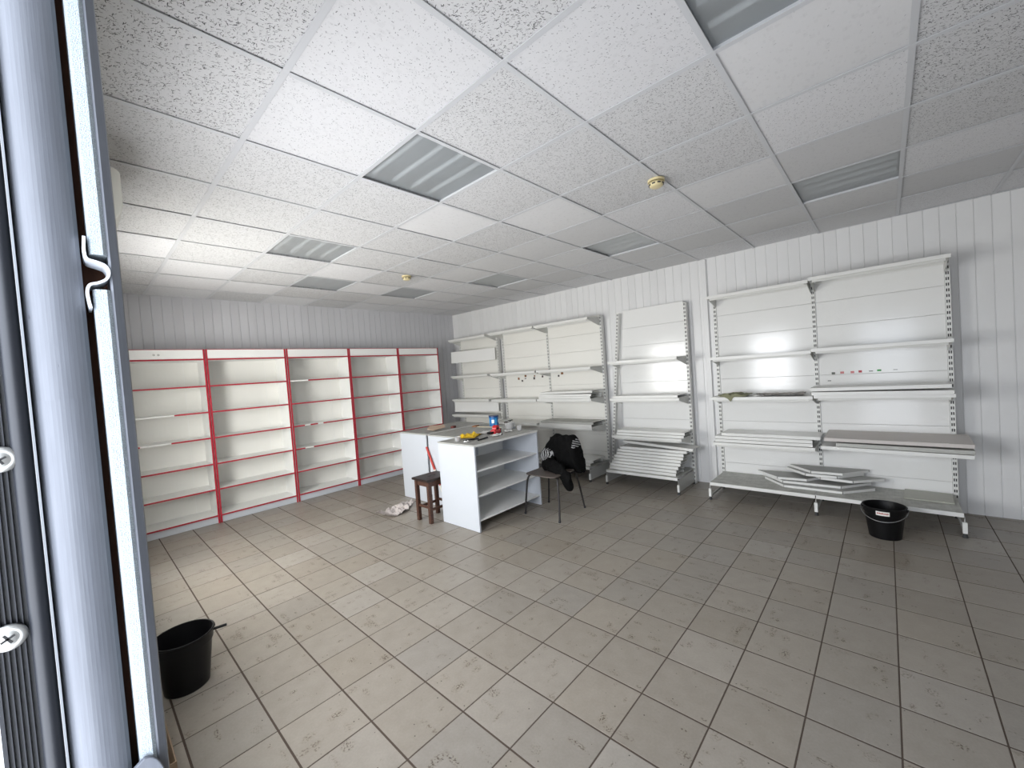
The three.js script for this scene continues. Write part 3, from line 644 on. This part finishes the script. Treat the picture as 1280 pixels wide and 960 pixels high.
// ---------------------------------------------------------------- buckets
function bucket(label, [x, z], rb, rt, h, bail, extra) {
  const t = thing('bucket', label, 'bucket', [x, 0, z]);
  const prof = [[0, 0.004], [rb - 0.004, 0.004], [rb, 0.0], [rb + 0.001, 0.006], [rb + (rt - rb) * 0.55, h * 0.55], [rb + (rt - rb) * 0.8, h * 0.80], [rb + (rt - rb) * 0.8 + 0.006, h * 0.81], [rt, h - 0.012], [rt + 0.007, h - 0.01], [rt + 0.008, h - 0.003], [rt + 0.003, h], [rt - 0.003, h - 0.003], [rb + (rt - rb) * 0.5 - 0.003, h * 0.5], [rb - 0.006, 0.009], [0, 0.009]];
  part('body', new THREE.LatheGeometry(prof.map((p) => new THREE.Vector2(...p)), 56), M.blackPlastic, t);
  const [a0, drop] = bail, pts = [];
  for (let k = 0; k <= 16; k++) { const q = Math.PI * k / 16; const a = a0 + q; pts.push([Math.cos(a) * (rt + 0.012), h - 0.025 - Math.sin(q) * drop, Math.sin(a) * (rt + 0.012)]); }
  part('handle', tube(pts, 0.003, 40, 8), extra?.handle ?? mat(0.3, 0.3, 0.3, 0.35, { metalness: 0.6 }), t);
  for (const s of [0, Math.PI]) part('handle_ear', new THREE.CylinderGeometry(0.011, 0.013, 0.012, 14).rotateZ(Math.PI / 2).rotateY(-(a0 + s)).translate(Math.cos(a0 + s) * (rt + 0.007), h - 0.026, Math.sin(a0 + s) * (rt + 0.007)), M.blackPlastic, t);
  return t;
}
{
  const b = bucket('black bucket with a white label in front of the widest rack', [4.5, -0.055], 0.102, 0.135, 0.262, [Math.PI * 0.53, 0.075]);
  const lab = canvasTexture(256, 96, (g, w, h) => { g.fillStyle = '#f0ece6'; g.fillRect(0, 0, w, h); g.fillStyle = '#b04a44'; let x = 22; while (x < 230) { const q = rr(8, 20); g.fillRect(x, 30 + rr(-3, 3), q, 34); x += q + 6; } });
  const s = new THREE.CylinderGeometry(0.1375, 0.1355, 0.034, 20, 1, true, -1.95, 0.62).translate(0, 0.226, 0);
  const L = part('label', s, new THREE.MeshPhysicalMaterial({ map: lab, roughness: 0.5, side: THREE.DoubleSide }), b);
  bucket('black bucket on the floor close to the door frame', [0.312, -2.875], 0.10, 0.133, 0.285, [Math.PI * 0.95, 0.02], { handle: mat(0.02, 0.02, 0.03, 0.4) });
  const k = scene.getObjectByName('bucket_001');
  part('grip', rod([0.128, 0.258, 0.03], [0.19, 0.258, 0.045], 0.0075), M.blackPlastic, k);
}
// open carton edge against the street wall, half hidden by the door frame
{
  const t = thing('carton', 'low brown carton with white flap beside the left bucket', 'box', [0.10, 0, -2.42]);
  const cm = mat(0.33, 0.24, 0.16, 0.9), wm = mat(0.75, 0.72, 0.66, 0.8);
  part('body', merge([bx(-0.075, 0.075, 0, 0.004, -0.3, 0.3), bx(0.071, 0.075, 0.004, 0.14, -0.3, 0.3), bx(-0.075, -0.071, 0.004, 0.14, -0.3, 0.3), bx(-0.071, 0.071, 0.004, 0.14, -0.3, -0.296), bx(-0.071, 0.071, 0.004, 0.14, 0.296, 0.3)]), cm, t);
  part('flap', bx(-0.07, 0.074, 0.1405, 0.144, -0.3, -0.12), wm, t);
}

// ---------------------------------------------------------------- things on the counters
{
  const T = 0.885;
  {
    const t = thing('paint_can', 'blue paint can with a white label on the counters', 'paint can', [3.80, T, -3.90]);
    const blue = mat(0.015, 0.13, 0.36, 0.35);
    const lab = canvasTexture(512, 128, (g, w, h) => { g.fillStyle = '#1566a8'; g.fillRect(0, 0, w, h); g.fillStyle = '#e8eef2'; for (let k = 0; k < 4; k++) { g.fillRect(20 + k * 128, 34, 50, 50); } g.fillStyle = '#3fa2d8'; for (let k = 0; k < 4; k++) g.fillRect(84 + k * 128, 20, 30, 90); });
    part('body', new THREE.CylinderGeometry(0.062, 0.062, 0.12, 32).translate(0, 0.06, 0), new THREE.MeshPhysicalMaterial({ map: lab, roughness: 0.35 }), t);
    part('lid', new THREE.CylinderGeometry(0.066, 0.066, 0.018, 32).translate(0, 0.129, 0), mat(0.008, 0.035, 0.14, 0.35), t);
    part('rim', new THREE.TorusGeometry(0.062, 0.003, 8, 32).rotateX(Math.PI / 2).translate(0, 0.004, 0), blue, t);
  }
  const clear = mat(0.85, 0.85, 0.85, 0.15, { transmission: 0.75, thickness: 0, side: THREE.DoubleSide });
  const cup = (name, label, p, r, h) => solo(name, new THREE.LatheGeometry([[0, 0.002], [r * 0.75, 0.002], [r * 0.78, 0], [r, h], [r + 0.002, h + 0.001], [r - 0.002, h], [r * 0.73, 0.004], [0, 0.004]].map((q) => new THREE.Vector2(...q)), 28), clear, label, 'cup', p);
  cup('plastic_cup', 'clear plastic tub with the black brush across it', [3.62, T, -3.45], 0.062, 0.085);
  cup('plastic_cup', 'smaller clear plastic cup nearest the counter end', [3.58, T, -3.25], 0.035, 0.06);
  cup('drinking_glass', 'low drinking glass by the yellow bag', [2.765, T, -3.42], 0.036, 0.05);
  {
    const t = thing('paint_brush', 'black paint brush lying across the clear tub', 'brush', [3.62, T + 0.093, -3.45], 0.35);
    part('handle', new THREE.LatheGeometry([[0, -0.11], [0.007, -0.105], [0.008, -0.06], [0.012, 0.0], [0.011, 0.03], [0, 0.032]].map((q) => new THREE.Vector2(...q)), 14).rotateZ(Math.PI / 2).translate(0, 0.008, 0), M.blackPlastic, t);
    part('ferrule', rbx(-0.075, -0.031, 0.0, 0.016, -0.02, 0.02, 0.002), M.steel, t);
    part('bristles', rbx(-0.115, -0.075, 0.001, 0.015, -0.019, 0.019, 0.005, 2), mat(0.04, 0.03, 0.025, 0.9), t);
  }
  {
    const g = clothPatch(0.30, 0.2, (x, z, u, v) => [x, 0.006 + Math.abs(fbm(x * 10 + 4, z * 10, 3)) * 0.11 * Math.sin(Math.PI * Math.min(1, Math.max(0, u))) + 0.022 * Math.exp(-((x + 0.06) ** 2 + z * z) / 0.008), z], 46, 32);
    solo('yellow_bag', g, mat(0.72, 0.46, 0.01, 0.45), 'crumpled yellow plastic bag on the nearest counter', 'bag', [3.03, T, -3.52], [0, 0.55, 0]);
  }
  {
    const t = thing('tape_dispenser', 'red tape gun with black grip on the nearest counter', 'tape gun', [3.29, T, -3.37], 0.25);
    const rd = mat(0.5, 0.012, 0.02, 0.35);
    part('body', rbx(-0.055, 0.075, 0.0, 0.05, -0.035, 0.035, 0.012, 3), rd, t);
    part('roll', new THREE.CylinderGeometry(0.042, 0.042, 0.05, 28).rotateX(Math.PI / 2).translate(0.02, 0.058, 0), rd, t);
    part('hub', new THREE.CylinderGeometry(0.016, 0.016, 0.056, 20).rotateX(Math.PI / 2).translate(0.02, 0.058, 0), M.blackPlastic, t);
    part('grip', rbx(-0.165, -0.055, 0.004, 0.032, -0.017, 0.017, 0.011, 3).rotateZ(-0.08), M.blackPlastic, t);
    part('cutter', rbx(0.075, 0.095, 0.006, 0.05, -0.03, 0.03, 0.003), M.blackPlastic, t);
  }
  {
    const s = new THREE.Shape([[-0.13, -0.06], [0.06, -0.12], [0.14, -0.04], [0.02, 0.11], [-0.1, 0.06]].map((q) => new THREE.Vector2(...q)));
    solo('cardboard_scrap', new THREE.ExtrudeGeometry(s, { depth: 0.006, bevelEnabled: false }).rotateX(-Math.PI / 2), mat(0.50, 0.37, 0.28, 0.9), 'torn tan cardboard scrap tilted on the rear counter', 'cardboard', [3.25, T + 0.034, -4.47], [0.12, 0.3, 0.10]);
  }
  solo('sanding_block', rbx(-0.035, 0.035, 0, 0.03, -0.025, 0.025, 0.006, 2), mat(0.11, 0.025, 0.02, 0.8), 'small dark red block beside the cardboard scrap', 'block', [3.47, T, -4.36], [0, 0.4, 0]);
  solo('wood_offcut', rbx(-0.06, 0.06, 0, 0.016, -0.03, 0.03, 0.003), mat(0.28, 0.14, 0.07, 0.8), 'small brown wood offcut at the end of the pale stick', 'offcut', [3.66, T, -4.12], [0, 0.5, 0]);
  {
    const t = thing('measuring_stick', 'long pale wooden stick lying behind the red tape gun', 'stick', [3.68, T, -3.82], 0);
    part('blade', rbx(-0.012, 0.012, 0, 0.006, -0.32, 0.16, 0.001), mat(0.66, 0.58, 0.42, 0.6), t).rotation.y = 0.12;
    part('end_cap', rbx(-0.013, 0.013, 0, 0.007, 0.161, 0.175, 0.001), M.steel, t).rotation.y = 0.12;
  }
  const pen = (label, p, ry) => {
    const t = thing('marker_pen', label, 'pen', p, ry);
    part('barrel', new THREE.CylinderGeometry(0.0085, 0.0085, 0.12, 14).rotateX(Math.PI / 2).translate(0, 0.0086, 0), M.blackPlastic, t);
    part('cap', new THREE.CylinderGeometry(0.0095, 0.009, 0.05, 14).rotateX(Math.PI / 2).translate(0, 0.0096, 0.085), mat(0.03, 0.03, 0.04, 0.4), t);
  };
  pen('short black marker pen nearest the left counter corner', [2.835, T, -3.315], 1.15);
  pen('black marker pen lying along the front counter edge', [2.92, T, -3.21], 1.75);
  const sheet = (label, p, ry, w, d, s) => solo('paper_scrap', clothPatch(w, d, (x, z) => [x, 0.0045 + Math.abs(fbm(x * 12 + s, z * 12, s)) * 0.05, z], 20, 16), mat(0.78, 0.77, 0.75, 0.8), label, 'paper', p, [0, ry, 0]);
  sheet('crumpled white paper in front of the red tape gun', [3.20, T, -3.26], 0.3, 0.16, 0.1, 2);
  sheet('pale paper strip beside the yellow bag', [3.30, T, -3.56], 0.5, 0.2, 0.08, 6);
  sheet('pinkish white tissue near the clear cups', [3.47, T, -3.33], 0.9, 0.13, 0.09, 9);
  sheet('small white paper by the left marker pen', [2.78, T, -3.27], 0.2, 0.07, 0.06, 4);
}

// ---------------------------------------------------------------- smoke detectors, air conditioner
for (const [p, w] of [[[2.761, CEIL, -1.101], 'nearer the camera, in the middle of the ceiling'], [[2.76, CEIL, -4.133], 'farther away, above the bookcases']]) {
  const t = thing('smoke_detector', 'round yellowed smoke detector, ' + w, 'smoke detector', p, 0, 'ceiling smoke detectors');
  const m = mat(0.72, 0.62, 0.36, 0.4);
  part('base', new THREE.CylinderGeometry(0.055, 0.055, 0.014, 32).translate(0, -0.0075, 0), m, t);
  part('sensor_head', new THREE.LatheGeometry([[0, -0.052], [0.03, -0.05], [0.042, -0.042], [0.045, -0.032], [0.05, -0.0145], [0, -0.0145]].map((q) => new THREE.Vector2(...q)), 32), m, t);
  for (let k = 0; k < 8; k++) part('vent_slot', bx(0.0415, 0.0478, -0.036, -0.028, -0.010, 0.010).rotateY(k * Math.PI / 4), M.slot, t);
}
{
  const t = thing('air_conditioner', 'white wall air conditioner high on the left, mostly behind the door frame', 'air conditioner', [X_LEFT, 2.36, -2.9]);
  const s = new THREE.Shape(); s.moveTo(0.001, 0); s.lineTo(0.11, 0); s.quadraticCurveTo(0.175, 0.03, 0.185, 0.10); s.lineTo(0.185, 0.24); s.quadraticCurveTo(0.18, 0.26, 0.15, 0.26); s.lineTo(0.001, 0.26); s.closePath();
  const am = mat(0.74, 0.73, 0.66, 0.4);
  part('body', new THREE.ExtrudeGeometry(s, { depth: 0.8, bevelEnabled: true, bevelSize: 0.004, bevelThickness: 0.006, bevelSegments: 2 }).translate(0, 0, -0.4), am, t);
  part('louvre', rbx(0.12, 0.172, 0.008, 0.014, -0.34, 0.34, 0.002).rotateZ(0.5).translate(0.012, -0.062, 0), M.plate, t);
}

scene.traverse((o) => { delete o.userData.n; });
renderer.render(scene, camera);
